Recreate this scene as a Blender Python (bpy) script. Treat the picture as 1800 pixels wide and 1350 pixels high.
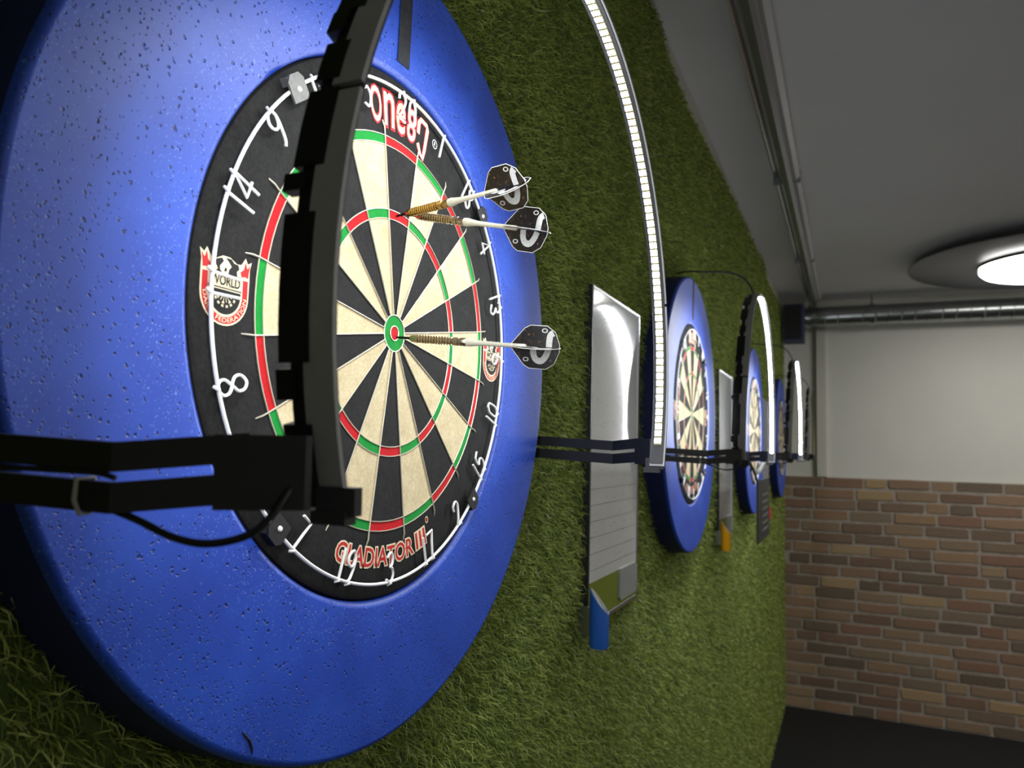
import bpy, math, random
import numpy as np
from mathutils import Vector, Matrix

random.seed(7)
RNG = np.random.default_rng(11)
for o in list(bpy.data.objects):
    bpy.data.objects.remove(o)
scene = bpy.context.scene
COL = scene.collection
PI = math.pi
RAD = math.radians

# ------------------------------------------------------------------ camera
H = 1.755            # bull height above the floor
S = 1.3722           # spacing of the dart lanes along the wall
DW = 4.963           # back wall
CEIL = H + 0.955
cam_d = bpy.data.cameras.new('camera')
cam = bpy.data.objects.new('camera', cam_d)
COL.objects.link(cam)
cR = Vector((0.9136, 0.4057, 0.0252)).normalized()
cF = Vector((-0.4064, 0.9098, 0.0842)).normalized()
cU = cR.cross(cF).normalized()
cR = cF.cross(cU).normalized()
m = Matrix.Identity(4)
for i in range(3):
    m[i][0] = cR[i]; m[i][1] = cU[i]; m[i][2] = -cF[i]
m[0][3], m[1][3], m[2][3] = 0.3616, -0.5545, H - 0.097
cam.matrix_world = m
cam_d.sensor_width = 36.0
cam_d.lens = 1329.27 / 1800 * 36
cam_d.clip_start = 0.02
cam_d.dof.use_dof = True
cam_d.dof.focus_distance = 0.64
cam_d.dof.aperture_fstop = 10.5
scene.camera = cam

# ------------------------------------------------------------------ world / exposure
w = bpy.data.worlds.new('world'); scene.world = w
w.use_nodes = True
w.node_tree.nodes['Background'].inputs[0].default_value = (0.5, 0.55, 0.6, 1)
w.node_tree.nodes['Background'].inputs[1].default_value = 0.05
scene.view_settings.view_transform = 'Standard'
scene.view_settings.look = 'None'
scene.view_settings.exposure = 0.0
scene.view_settings.gamma = 1.0
scene.view_settings.use_curve_mapping = False
LED_POWER = 262.0
LAMP_POWER = 10.5
FILL_LAMP_POWER = 33.0  # strength of the unseen lamps added as fill

# ------------------------------------------------------------------ materials
def srgb(r, g, b):
    def f(c):
        c /= 255.0
        return c / 12.92 if c <= 0.04045 else ((c + 0.055) / 1.055) ** 2.4
    return (f(r), f(g), f(b), 1.0)

class NT:
    def __init__(s, name):
        s.m = bpy.data.materials.new(name); s.m.use_nodes = True
        s.t = s.m.node_tree; s.b = s.t.nodes['Principled BSDF']
    def n(s, kind, **kw):
        nd = s.t.nodes.new(kind)
        for k, v in kw.items():
            if k.startswith('i_'):
                key = k[2:].replace('_', ' ')
                nd.inputs[key].default_value = v
            else:
                setattr(nd, k, v)
        return nd
    def l(s, a, b): s.t.links.new(a, b)
    def coords(s, kind='Object'):
        return s.n('ShaderNodeTexCoord').outputs[kind]

def plain(name, col, rough=0.5, metal=0.0, var=0.0, scale=40.0, bump=0.0, spec=None, coat=0.0):
    q = NT(name)
    q.b.inputs['Base Color'].default_value = col
    q.b.inputs['Roughness'].default_value = rough
    q.b.inputs['Metallic'].default_value = metal
    if spec is not None: q.b.inputs['Specular IOR Level'].default_value = spec
    if coat: q.b.inputs['Coat Weight'].default_value = coat
    if var or bump:
        nz = q.n('ShaderNodeTexNoise', i_Scale=scale, i_Detail=5.0, i_Roughness=0.65)
        q.l(q.coords(), nz.inputs['Vector'])
        if var:
            r = q.n('ShaderNodeValToRGB')
            r.color_ramp.elements[0].position = 0.3; r.color_ramp.elements[1].position = 0.7
            r.color_ramp.elements[0].color = tuple(c * (1 - var) for c in col[:3]) + (1,)
            r.color_ramp.elements[1].color = tuple(min(1, c * (1 + var)) for c in col[:3]) + (1,)
            q.l(nz.outputs['Fac'], r.inputs['Fac']); q.l(r.outputs['Color'], q.b.inputs['Base Color'])
        if bump:
            bp = q.n('ShaderNodeBump', i_Strength=bump, i_Distance=0.001)
            q.l(nz.outputs['Fac'], bp.inputs['Height']); q.l(bp.outputs['Normal'], q.b.inputs['Normal'])
    return q.m

def emit(name, col, power):
    q = NT(name)
    q.b.inputs['Base Color'].default_value = (0.8, 0.8, 0.8, 1)
    q.b.inputs['Emission Color'].default_value = col
    q.b.inputs['Emission Strength'].default_value = power
    return q.m

def sisal(name, col, speck, amt=0.5):
    """compressed sisal fibre: fine mottling, a few dark pin holes"""
    q = NT(name)
    co = q.coords()
    a = q.n('ShaderNodeTexNoise', i_Scale=300.0, i_Detail=7.0, i_Roughness=0.75)
    b = q.n('ShaderNodeTexNoise', i_Scale=60.0, i_Detail=4.0)
    q.l(co, a.inputs['Vector']); q.l(co, b.inputs['Vector'])
    r = q.n('ShaderNodeValToRGB')
    r.color_ramp.elements[0].position = 0.30; r.color_ramp.elements[1].position = 0.62
    r.color_ramp.elements[0].color = tuple(c * (1 - amt) + s_ * amt for c, s_ in zip(col[:3], speck[:3])) + (1,)
    r.color_ramp.elements[1].color = col
    mx = q.n('ShaderNodeMix', data_type='FLOAT')
    mx.inputs[0].default_value = 0.35
    q.l(a.outputs['Fac'], mx.inputs[2]); q.l(b.outputs['Fac'], mx.inputs[3])
    q.l(mx.outputs[0], r.inputs['Fac'])
    q.l(r.outputs['Color'], q.b.inputs['Base Color'])
    bp = q.n('ShaderNodeBump', i_Strength=0.35, i_Distance=0.0006)
    q.l(a.outputs['Fac'], bp.inputs['Height']); q.l(bp.outputs['Normal'], q.b.inputs['Normal'])
    q.b.inputs['Roughness'].default_value = 0.85
    q.b.inputs['Specular IOR Level'].default_value = 0.25
    return q.m

def foam():
    q = NT('blue_foam')
    co = q.coords()
    base = srgb(34, 66, 176)
    nz = q.n('ShaderNodeTexNoise', i_Scale=14.0, i_Detail=3.0)
    q.l(co, nz.inputs['Vector'])
    r = q.n('ShaderNodeValToRGB')
    r.color_ramp.elements[0].color = srgb(22, 60, 164); r.color_ramp.elements[1].color = srgb(34, 78, 190)
    r.color_ramp.elements[0].position = .3; r.color_ramp.elements[1].position = .7
    q.l(nz.outputs['Fac'], r.inputs['Fac'])
    col = r.outputs['Color']
    heights = []
    def specks(scale, keep, size, colr, jit, amt):
        nonlocal col
        nv = q.n('ShaderNodeTexNoise', i_Scale=scale * 1.7, i_Detail=1.0)
        q.l(co, nv.inputs['Vector'])
        mixv = q.n('ShaderNodeMix', data_type='VECTOR'); mixv.inputs[0].default_value = jit
        q.l(co, mixv.inputs[4]); q.l(nv.outputs['Color'], mixv.inputs[5])
        v = q.n('ShaderNodeTexVoronoi', i_Scale=scale)
        q.l(mixv.outputs[1], v.inputs['Vector'])
        lt = q.n('ShaderNodeMapRange', i_From_Min=size, i_From_Max=size * 0.45, i_To_Min=0.0, i_To_Max=1.0)
        q.l(v.outputs['Distance'], lt.inputs['Value'])
        sp = q.n('ShaderNodeSeparateColor'); q.l(v.outputs['Color'], sp.inputs[0])
        gt = q.n('ShaderNodeMath', operation='GREATER_THAN'); gt.inputs[1].default_value = 1 - keep
        q.l(sp.outputs[0], gt.inputs[0])
        mu = q.n('ShaderNodeMath', operation='MULTIPLY'); q.l(lt.outputs[0], mu.inputs[0]); q.l(gt.outputs[0], mu.inputs[1])
        m2 = q.n('ShaderNodeMath', operation='MULTIPLY'); m2.inputs[1].default_value = amt; q.l(mu.outputs[0], m2.inputs[0])
        mx = q.n('ShaderNodeMix', data_type='RGBA')
        q.l(m2.outputs[0], mx.inputs[0]); q.l(col, mx.inputs[6]); mx.inputs[7].default_value = colr
        col = mx.outputs[2]
        return mu.outputs[0]
    specks(560.0, 0.26, 0.34, srgb(104, 144, 226), 0.002, 0.6)  # pale specks: light caught on pit lips, painted into the colour
    specks(300.0, 0.14, 0.27, srgb(124, 160, 232), 0.003, 0.6)
    h = specks(210.0, 0.22, 0.26, srgb(10, 16, 54), 0.003, 0.85)  # dark pits: their inner shade painted into the colour, bumped as well
    h2 = specks(400.0, 0.20, 0.32, srgb(8, 12, 44), 0.002, 0.85)
    q.l(col, q.b.inputs['Base Color'])
    ad = q.n('ShaderNodeMath', operation='ADD'); q.l(h, ad.inputs[0]); q.l(h2, ad.inputs[1])
    bp = q.n('ShaderNodeBump', i_Strength=0.6, i_Distance=0.001, invert=True)
    q.l(ad.outputs[0], bp.inputs['Height']); q.l(bp.outputs['Normal'], q.b.inputs['Normal'])
    q.b.inputs['Roughness'].default_value = 0.48
    q.b.inputs['Specular IOR Level'].default_value = 0.6
    return q.m

def grass_mat():
    q = NT('turf_blades')
    at = q.n('ShaderNodeAttribute', attribute_name='rnd')
    r = q.n('ShaderNodeValToRGB')
    e = r.color_ramp.elements
    e[0].position = 0.0; e[0].color = srgb(84, 108, 48)
    e[1].position = 1.0; e[1].color = srgb(228, 232, 168)
    for p_, c_ in ((0.35, srgb(144, 162, 78)), (0.7, srgb(200, 212, 112)), (0.9, srgb(224, 232, 138))):
        x = e.new(p_); x.color = c_
    q.l(at.outputs['Fac'], r.inputs['Fac'])
    q.l(r.outputs['Color'], q.b.inputs['Base Color'])
    q.b.inputs['Roughness'].default_value = 0.42
    q.b.inputs['Specular IOR Level'].default_value = 0.45
    tr = q.n('ShaderNodeBsdfTranslucent'); q.l(r.outputs['Color'], tr.inputs['Color'])
    ms = q.n('ShaderNodeMixShader'); ms.inputs[0].default_value = 0.35
    q.l(q.b.outputs[0], ms.inputs[1]); q.l(tr.outputs[0], ms.inputs[2])
    q.l(ms.outputs[0], q.t.nodes['Material Output'].inputs[0])
    return q.m

def brick_mat():
    q = NT('old_brick')
    oi = q.n('ShaderNodeObjectInfo')
    r = q.n('ShaderNodeValToRGB')
    e = r.color_ramp.elements
    r.color_ramp.interpolation = 'LINEAR'
    e[0].position = 0; e[0].color = srgb(86, 70, 60)
    e[1].position = 1; e[1].color = srgb(196, 160, 112)
    for p_, c_ in ((.12, srgb(112, 94, 80)), (.25, srgb(146, 100, 82)), (.38, srgb(150, 124, 100)), (.5, srgb(172, 134, 98)), (.6, srgb(140, 122, 102)), (.72, srgb(116, 82, 70)), (.82, srgb(158, 110, 86)), (.9, srgb(182, 156, 118))):
        x = e.new(p_); x.color = c_
    q.l(oi.outputs['Random'], r.inputs['Fac'])
    co = q.coords()
    ad = q.n('ShaderNodeVectorMath', operation='ADD')
    q.l(co, ad.inputs[0]); q.l(oi.outputs['Location'], ad.inputs[1])
    nz = q.n('ShaderNodeTexNoise', i_Scale=22.0, i_Detail=7.0, i_Roughness=0.7)
    q.l(ad.outputs[0], nz.inputs['Vector'])
    r2 = q.n('ShaderNodeValToRGB')
    r2.color_ramp.elements[0].position = .3; r2.color_ramp.elements[1].position = .72
    r2.color_ramp.elements[0].color = srgb(92, 80, 70); r2.color_ramp.elements[1].color = srgb(168, 150, 124)
    q.l(nz.outputs['Fac'], r2.inputs['Fac'])
    mx = q.n('ShaderNodeMix', data_type='RGBA', blend_type='MIX'); mx.inputs[0].default_value = 0.42
    q.l(r.outputs['Color'], mx.inputs[6]); q.l(r2.outputs['Color'], mx.inputs[7])
    q.l(mx.outputs[2], q.b.inputs['Base Color'])
    bp = q.n('ShaderNodeBump', i_Strength=0.7, i_Distance=0.004)
    q.l(nz.outputs['Fac'], bp.inputs['Height']); q.l(bp.outputs['Normal'], q.b.inputs['Normal'])
    q.b.inputs['Roughness'].default_value = 0.9
    return q.m

def flight_mat():
    q = NT('flight_film')
    co = q.coords()
    nz = q.n('ShaderNodeTexNoise', i_Scale=330.0, i_Detail=4.0, i_Roughness=0.8)
    q.l(co, nz.inputs['Vector'])
    r = q.n('ShaderNodeValToRGB')
    e = r.color_ramp.elements
    e[0].position = .0; e[0].color = srgb(12, 9, 8)
    e[1].position = .80; e[1].color = srgb(190, 176, 150)
    for p_, c_ in ((.54, srgb(13, 10, 9)), (.59, srgb(30, 22, 17)), (.64, srgb(140, 96, 58)), (.67, srgb(70, 56, 48))):
        x = e.new(p_); x.color = c_
    q.l(nz.outputs['Fac'], r.inputs['Fac']); q.l(r.outputs['Color'], q.b.inputs['Base Color'])
    q.b.inputs['Roughness'].default_value = 0.3
    return q.m

M = {}
M['foam'] = foam()
M['foam_side'] = plain('navy_foam_side', srgb(20, 30, 84), 0.7, 0, 0.15, 40, 0.2)
M['cream'] = sisal('sisal_cream', srgb(224, 209, 172), srgb(168, 142, 92), 0.75)
M['blacks'] = sisal('sisal_black', srgb(40, 39, 38), srgb(5, 5, 5), 0.9)
M['reds'] = sisal('sisal_red', srgb(204, 26, 34), srgb(110, 8, 14), 0.45)
M['greens'] = sisal('sisal_green', srgb(24, 150, 58), srgb(6, 76, 24), 0.45)
M['wire'] = plain('spider_wire_steel', srgb(214, 206, 186), 0.38, 0.55)
M['white_wire'] = plain('white_enamel_wire', srgb(244, 243, 240), 0.35, 0.0)
M['clip_steel'] = plain('clip_steel', srgb(120, 119, 116), 0.6, 0.6, 0.2, 300)
M['clip_black'] = plain('clip_black', srgb(34, 34, 34), 0.5, 0.0, 0.2, 200)
M['pr_cream'] = plain('print_cream', srgb(228, 214, 180), 0.7)
M['pr_red'] = plain('print_red', srgb(192, 20, 30), 0.7)
M['pr_black'] = plain('print_black', srgb(16, 15, 15), 0.75)
M['pr_white'] = plain('print_white', srgb(235, 235, 232), 0.7)
M['tape'] = plain('black_tape', srgb(24, 25, 32), 0.6, 0, 0.9, 160, 0.5)
M['band'] = plain('satin_grey_band', srgb(172, 172, 174), 0.5, 0.1, 0.10, 30)
M['liner'] = plain('charcoal_liner', srgb(52, 52, 56), 0.55, 0, 0.12, 30)
M['blackpl'] = plain('black_plastic', srgb(15, 15, 16), 0.45, 0, 0.2, 60)
M['arm'] = plain('black_powder_coat', srgb(24, 24, 26), 0.5, 0, 0.15, 300, 0.1)
M['cable'] = plain('black_rubber_cable', srgb(24, 24, 24), 0.4)
M['tie'] = plain('grey_zip_tie', srgb(160, 158, 145), 0.5)
M['led'] = emit('led_lit', (0.93, 0.97, 1.0, 1), LED_POWER)
M['led_off'] = plain('led_unlit', srgb(196, 190, 150), 0.4)
M['ledtape'] = plain('led_tape_backing', srgb(170, 160, 110), 0.6)
M['steel_pt'] = plain('black_dart_point', srgb(18, 18, 18), 0.35, 0.6)
M['tungsten'] = plain('tungsten_barrel', srgb(176, 162, 134), 0.28, 1.0, 0.15, 500)
M['brass'] = plain('brassy_barrel', srgb(192, 160, 96), 0.28, 1.0, 0.15, 500)
M['shaft'] = plain('clear_nylon_shaft', srgb(206, 202, 182), 0.25, 0.15)
M['flight'] = flight_mat()
M['flight_edge'] = plain('flight_white_edge', srgb(220, 218, 210), 0.4)
M['snake'] = plain('flight_grey_print', srgb(188, 188, 184), 0.45, 0, 0.25, 900)
M['blade'] = grass_mat()
M['turf_back'] = plain('turf_backing', srgb(74, 92, 40), 0.95, 0, 0.4, 120)
M['plaster'] = plain('white_plaster', srgb(216, 214, 206), 0.9, 0, 0.03, 3, 0.05)
M['ceil'] = plain('ceiling_paint', srgb(226, 224, 226), 0.9, 0, 0.03, 2)
M['floor'] = plain('black_rubber_floor', srgb(24, 24, 25), 0.75, 0, 0.2, 60, 0.2)
M['brick'] = brick_mat()
M['mortar'] = plain('grey_mortar', srgb(158, 149, 138), 0.95, 0, 0.2, 30, 0.5)
M['board_white'] = plain('gloss_white_board', srgb(216, 218, 216), 0.08, 0, 0.03, 8, 0, 0.5)
M['alu'] = plain('aluminium_frame', srgb(178, 180, 182), 0.3, 1.0)
M['frame_dark'] = plain('dark_frame', srgb(26, 29, 31), 0.45)
M['rule'] = plain('ruled_line_ink', srgb(150, 152, 150), 0.4)
M['pr_green'] = plain('print_olive_green', srgb(118, 136, 34), 0.25)
M['pad'] = plain('grey_pad', srgb(150, 152, 148), 0.5, 0, 0.1, 40)
for nm, c_ in (('cup_blue', (44, 104, 200)), ('cup_yellow', (240, 172, 20)), ('cup_red', (214, 44, 54))):
    M[nm] = plain(nm, srgb(*c_), 0.35)
M['cup_in'] = plain('cup_grey_lining', srgb(186, 186, 180), 0.6)
M['duct'] = plain('galvanised_duct', srgb(170, 174, 174), 0.28, 1.0, 0.08, 20)
M['speaker'] = plain('navy_speaker', srgb(62, 68, 104), 0.6)
M['lamp_disc'] = plain('brushed_lamp_disc', srgb(72, 72, 78), 0.32, 0.9, 0.08, 60)
M['lamp_glow'] = emit('lamp_glow', (1.0, 0.98, 0.93, 1), LAMP_POWER)
M['dim_fill_glow'] = emit('rear_fill_glow', (1.0, 0.98, 0.94, 1), FILL_LAMP_POWER * 0.3)  # glow of the weaker added lamp behind the camera
M['fill_glow'] = emit('fill_lamp_glow', (1.0, 0.98, 0.94, 1), FILL_LAMP_POWER)  # glow of the added lamp over the throwing area
M['batten'] = plain('grey_batten_housing', srgb(186, 186, 188), 0.45, 0.0)
M['batten_d'] = plain('satin_batten_cover', srgb(158, 158, 164), 0.16, 0.0)
M['chrome'] = plain('chrome_rail', srgb(205, 205, 210), 0.2, 1.0)
M['panel_d'] = plain('dark_slotted_panel', srgb(46, 46, 42), 0.6)
M['panel_s'] = plain('panel_slot_light', srgb(112, 112, 104), 0.6)

# ------------------------------------------------------------------ mesh helpers
class MB:
    def __init__(s): s.v = []; s.f = []; s.mi = []; s.cur = 0
    def add(s, vs, fs):
        n = len(s.v); s.v += [tuple(x) for x in vs]
        for f in fs: s.f.append(tuple(i + n for i in f)); s.mi.append(s.cur)
        return s
    def box(s, a, b):
        x0, y0, z0 = a; x1, y1, z1 = b
        return s.add([(x0,y0,z0),(x1,y0,z0),(x1,y1,z0),(x0,y1,z0),(x0,y0,z1),(x1,y0,z1),(x1,y1,z1),(x0,y1,z1)],
                     [(0,3,2,1),(4,5,6,7),(0,1,5,4),(1,2,6,5),(2,3,7,6),(3,0,4,7)])
    def tube(s, pts, r, n=8, closed=False, caps=True):
        P = [Vector(p) for p in pts]
        rs = r if isinstance(r, (list, tuple)) else [r] * len(P)
        k = len(P); vs = []; fs = []
        T = []
        for i in range(k):
            if closed: t = P[(i+1) % k] - P[i-1]
            else: t = P[min(i+1, k-1)] - P[max(i-1, 0)]
            T.append(t.normalized())
        u = T[0].orthogonal().normalized()
        for i in range(k):
            u = (u - T[i] * u.dot(T[i]))
            u = u.normalized() if u.length > 1e-6 else T[i].orthogonal().normalized()
            v = T[i].cross(u)
            for j in range(n):
                a = 2 * PI * j / n
                vs.append(P[i] + (u * math.cos(a) + v * math.sin(a)) * rs[i])
        m_ = k if closed else k - 1
        for i in range(m_):
            i2 = (i + 1) % k
            for j in range(n):
                j2 = (j + 1) % n
                fs.append((i*n+j, i*n+j2, i2*n+j2, i2*n+j))
        if caps and not closed:
            fs.append(tuple(range(n))[::-1]); fs.append(tuple((k-1)*n + j for j in range(n)))
        return s.add(vs, fs)
    def lathe(s, prof, n=64, axis='X', origin=(0,0,0), a0=0.0, closed_prof=False):
        """profile of (r, t) swept round the axis"""
        vs = []; fs = []; k = len(prof)
        ox, oy, oz = origin
        for i in range(n):
            a = a0 + 2 * PI * i / n
            c, d = math.cos(a), math.sin(a)
            for r, t in prof:
                if axis == 'X': vs.append((ox + t, oy + r * d, oz + r * c))
                elif axis == 'Z': vs.append((ox + r * c, oy + r * d, oz + t))
        kk = k if closed_prof else k - 1
        for i in range(n):
            i2 = (i + 1) % n
            for j in range(kk):
                j2 = (j + 1) % k
                q = (i*k+j, i*k+j2, i2*k+j2, i2*k+j)
                fs.append(q if axis == 'Z' else q[::-1])
        return s.add(vs, fs)
    def prism(s, poly, x0, x1):
        """polygon of (y, z) seen from +X, extruded from x0 to x1"""
        n = len(poly)
        vs = [(x0, y, z) for y, z in poly] + [(x1, y, z) for y, z in poly]
        fs = [tuple(range(n, 2*n)), tuple(range(n))[::-1]]
        for i in range(n):
            j = (i + 1) % n
            fs.append((i, j, n + j, n + i))
        return s.add(vs, fs)
    def arc_band(s, r0, r1, x0, x1, a0, a1, n, cz=0.0, xo=None):
        """rectangular section swept round the X axis; angle from up, towards +Y"""
        vs = []; fs = []
        for i in range(n + 1):
            a = a0 + (a1 - a0) * i / n
            sy, cz_ = math.sin(a), math.cos(a)
            for r, x in ((r0, x0), (r1, x0), (r1, x1), (r0, x1)):
                vs.append((x + (xo(a) if xo else 0.0), r * sy, r * cz_ + cz))
        for i in range(n):
            for j in range(4):
                j2 = (j + 1) % 4
                fs.append((i*4+j, (i+1)*4+j, (i+1)*4+j2, i*4+j2))
        fs.append((0, 1, 2, 3)); fs.append((n*4+3, n*4+2, n*4+1, n*4))
        return s.add(vs, fs)
    def mesh(s, name, mats, smooth=False, angle=None):
        me = bpy.data.meshes.new(name)
        me.from_pydata(s.v, [], s.f)
        for mm in (mats if isinstance(mats, list) else [mats]): me.materials.append(mm)
        if max(s.mi or [0]) > 0: me.polygons.foreach_set('material_index', s.mi)
        if smooth:
            me.polygons.foreach_set('use_smooth', [True] * len(me.polygons))
            if angle: me.set_sharp_from_angle(angle=RAD(angle))
        me.update()
        return me
    def build(s, name, mats, parent=None, smooth=False, angle=35):
        return link(name, s.mesh(name, mats, smooth, angle), parent)

def link(name, me, parent=None):
    o = bpy.data.objects.new(name, me); COL.objects.link(o)
    if parent is not None: o.parent = parent
    return o
def tag(o, label=None, cat=None, group=None, kind=None):
    if label: o['label'] = label
    if cat: o['category'] = cat
    if group: o['group'] = group
    if kind: o['kind'] = kind
    return o
def empty(name, loc, label, cat, group=None):
    o = bpy.data.objects.new(name, None); COL.objects.link(o)
    o.empty_display_size = 0.05
    o.location = loc
    return tag(o, label, cat, group)
def copy_tree(o, parent=None):
    c = o.copy(); COL.objects.link(c)
    if parent is not None: c.parent = parent
    for ch in list(o.children): copy_tree(ch, c)
    return c

def text_mesh(txt, offset=0.0, size=1.0):
    """flat text: (verts 2d, faces), x from 0 to width"""
    cu = bpy.data.curves.new('t', 'FONT'); cu.body = txt; cu.size = size; cu.offset = offset
    cu.resolution_u = 3
    ob = bpy.data.objects.new('t', cu); COL.objects.link(ob)
    dg = bpy.context.evaluated_depsgraph_get()
    me = bpy.data.meshes.new_from_object(ob.evaluated_get(dg))
    vs = [(v.co.x, v.co.y) for v in me.vertices]; fs = [tuple(p.vertices) for p in me.polygons]
    bpy.data.objects.remove(ob); bpy.data.curves.remove(cu); bpy.data.meshes.remove(me)
    return vs, fs

def face_front(vs, fs):
    out = []
    for f in fs:
        a = 0
        for i in range(len(f)):
            p, q = vs[f[i]], vs[f[(i+1) % len(f)]]
            a += p[1]*q[2] - q[1]*p[2]
        out.append(f if a > 0 else f[::-1])
    return out
def add_text(mb, txt, fn, x, width, height, offset=0.0, ref=None):
    """text scaled to width/height (of its un-offset outline), mapped by fn(u,v)->(y,z)"""
    v0, _ = text_mesh(txt)
    xs = [a for a, b in v0]; ys = [b for a, b in v0]
    sx = width / (max(xs) - min(xs)); sy = height / max(ys)
    cx = (max(xs) + min(xs)) / 2
    vs, fs = text_mesh(txt, offset)
    out = []
    for a, b in vs:
        y, z = fn((a - cx) * sx, b * sy)
        out.append((x, y, z))
    mb.add(out, face_front(out, fs))

def ribbon(pts, wdt):
    """2-d stroke polygon pieces of constant width: list of quads"""
    P = [Vector((p[0], p[1])) for p in pts]; L = []; Rr = []
    for i in range(len(P)):
        t = (P[min(i+1, len(P)-1)] - P[max(i-1, 0)]).normalized()
        nrm = Vector((-t.y, t.x)) * (wdt[i] if isinstance(wdt, list) else wdt) / 2
        L.append(P[i] + nrm); Rr.append(P[i] - nrm)
    return L, Rr
def smooth_pts(ctrl, n=6):
    out = []
    for i in range(len(ctrl) - 1):
        p0 = ctrl[max(i-1, 0)]; p1 = ctrl[i]; p2 = ctrl[i+1]; p3 = ctrl[min(i+2, len(ctrl)-1)]
        for k in range(n):
            t = k / n
            out.append(tuple(0.5 * ((2*b) + (-a + c)*t + (2*a - 5*b + 4*c - d)*t*t + (-a + 3*b - 3*c + d)*t**3) for a, b, c, d in zip(p0, p1, p2, p3)))
    out.append(tuple(ctrl[-1]))
    return out

def struct(name, mb, mats, parent=None):
    o = mb.build(name, mats, parent)
    o['kind'] = 'structure'
    return o

# ================================================================== SETTING
XR, YB = 4.2, -2.6
struct('floor', MB().box((-0.2, YB, -0.1), (XR, DW + 0.2, 0.0)), M['floor'])
struct('ceiling', MB().box((-0.2, YB, CEIL), (XR, DW + 0.2, CEIL + 0.1)), M['ceil'])
struct('wall_left', MB().box((-0.2, YB, 0.0), (-0.052, DW + 0.2, CEIL)), M['plaster'])
struct('wall_right', MB().box((XR, YB, 0.0), (XR + 0.1, DW + 0.2, CEIL)), M['plaster'])
struct('wall_front', MB().box((-0.2, YB - 0.1, 0.0), (XR, YB, CEIL)), M['plaster'])
ZB = H - 0.235
wb = struct('wall_back', MB().box((-0.052, DW, 0.0), (XR, DW + 0.15, CEIL)), M['plaster'])
mort = MB().box((-0.052, DW - 0.0225, 0.0), (XR, DW, ZB - 0.004)).build('mortar_bed', M['mortar'], wb)
# bricks: rows of reclaimed bricks, a few mesh variants shared
def brick_mesh(i):
    L, Hh, D = 0.5, 0.5, 0.014
    rr = random.Random(50 + i)
    j = lambda: rr.uniform(-0.02, 0.02)
    c = 0.03
    pts = [(-L + c + j(), -Hh + j()*2), (0, -Hh + j()*3), (L - c + j(), -Hh + j()*2), (L + j()*.5, -Hh + c*3), (L + j()*.5, Hh - c*3),
           (L - c + j(), Hh + j()*2), (0, Hh + j()*3), (-L + c + j(), Hh + j()*2), (-L + j()*.5, Hh - c*3), (-L + j()*.5, -Hh + c*3)]
    n = len(pts)
    vs = [(x, 0, z) for x, z in pts] + [(x, -D*0.75, z) for x, z in pts] + [(x * 0.97, -D, z * 0.88) for x, z in pts]
    fs = [tuple(2*n + i_ for i_ in range(n))]
    for k in (0, 1):
        for i_ in range(n):
            j_ = (i_ + 1) % n
            fs.append((k*n+i_, k*n+j_, (k+1)*n+j_, (k+1)*n+i_))
    return MB().add(vs, fs).mesh('brick', M['brick'])
BM = [brick_mesh(i) for i in range(6)]
rows = 21; rp = ZB / rows
for r in range(rows):
    x = -0.05 - random.uniform(0.0, 0.2)
    while x < 2.1:
        L = random.choice((0.22, 0.235, 0.245, 0.21, 0.12))
        x0 = max(x, -0.05); x1 = x + L
        if x1 - x0 > 0.03:
            b = link('brick', random.choice(BM), wb)
            b.location = ((x0 + x1) / 2, DW - 0.014, (r + 0.5) * rp + random.uniform(-.003, .003))
            b.scale = (x1 - x0 - 0.002, 1 + random.uniform(-0.2, 0.35), rp - 0.014 + random.uniform(-.004, .003))
            b.rotation_euler = (0, RAD(random.uniform(-0.6, 0.6)), 0)
        x = x1 + 0.014
struct('raised_strip_1', MB().box((0.165, DW - 0.03, ZB), (0.225, DW, CEIL)), M['plaster'])  # shallow raised strip of wall plaster from the brick top to the ceiling

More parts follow.
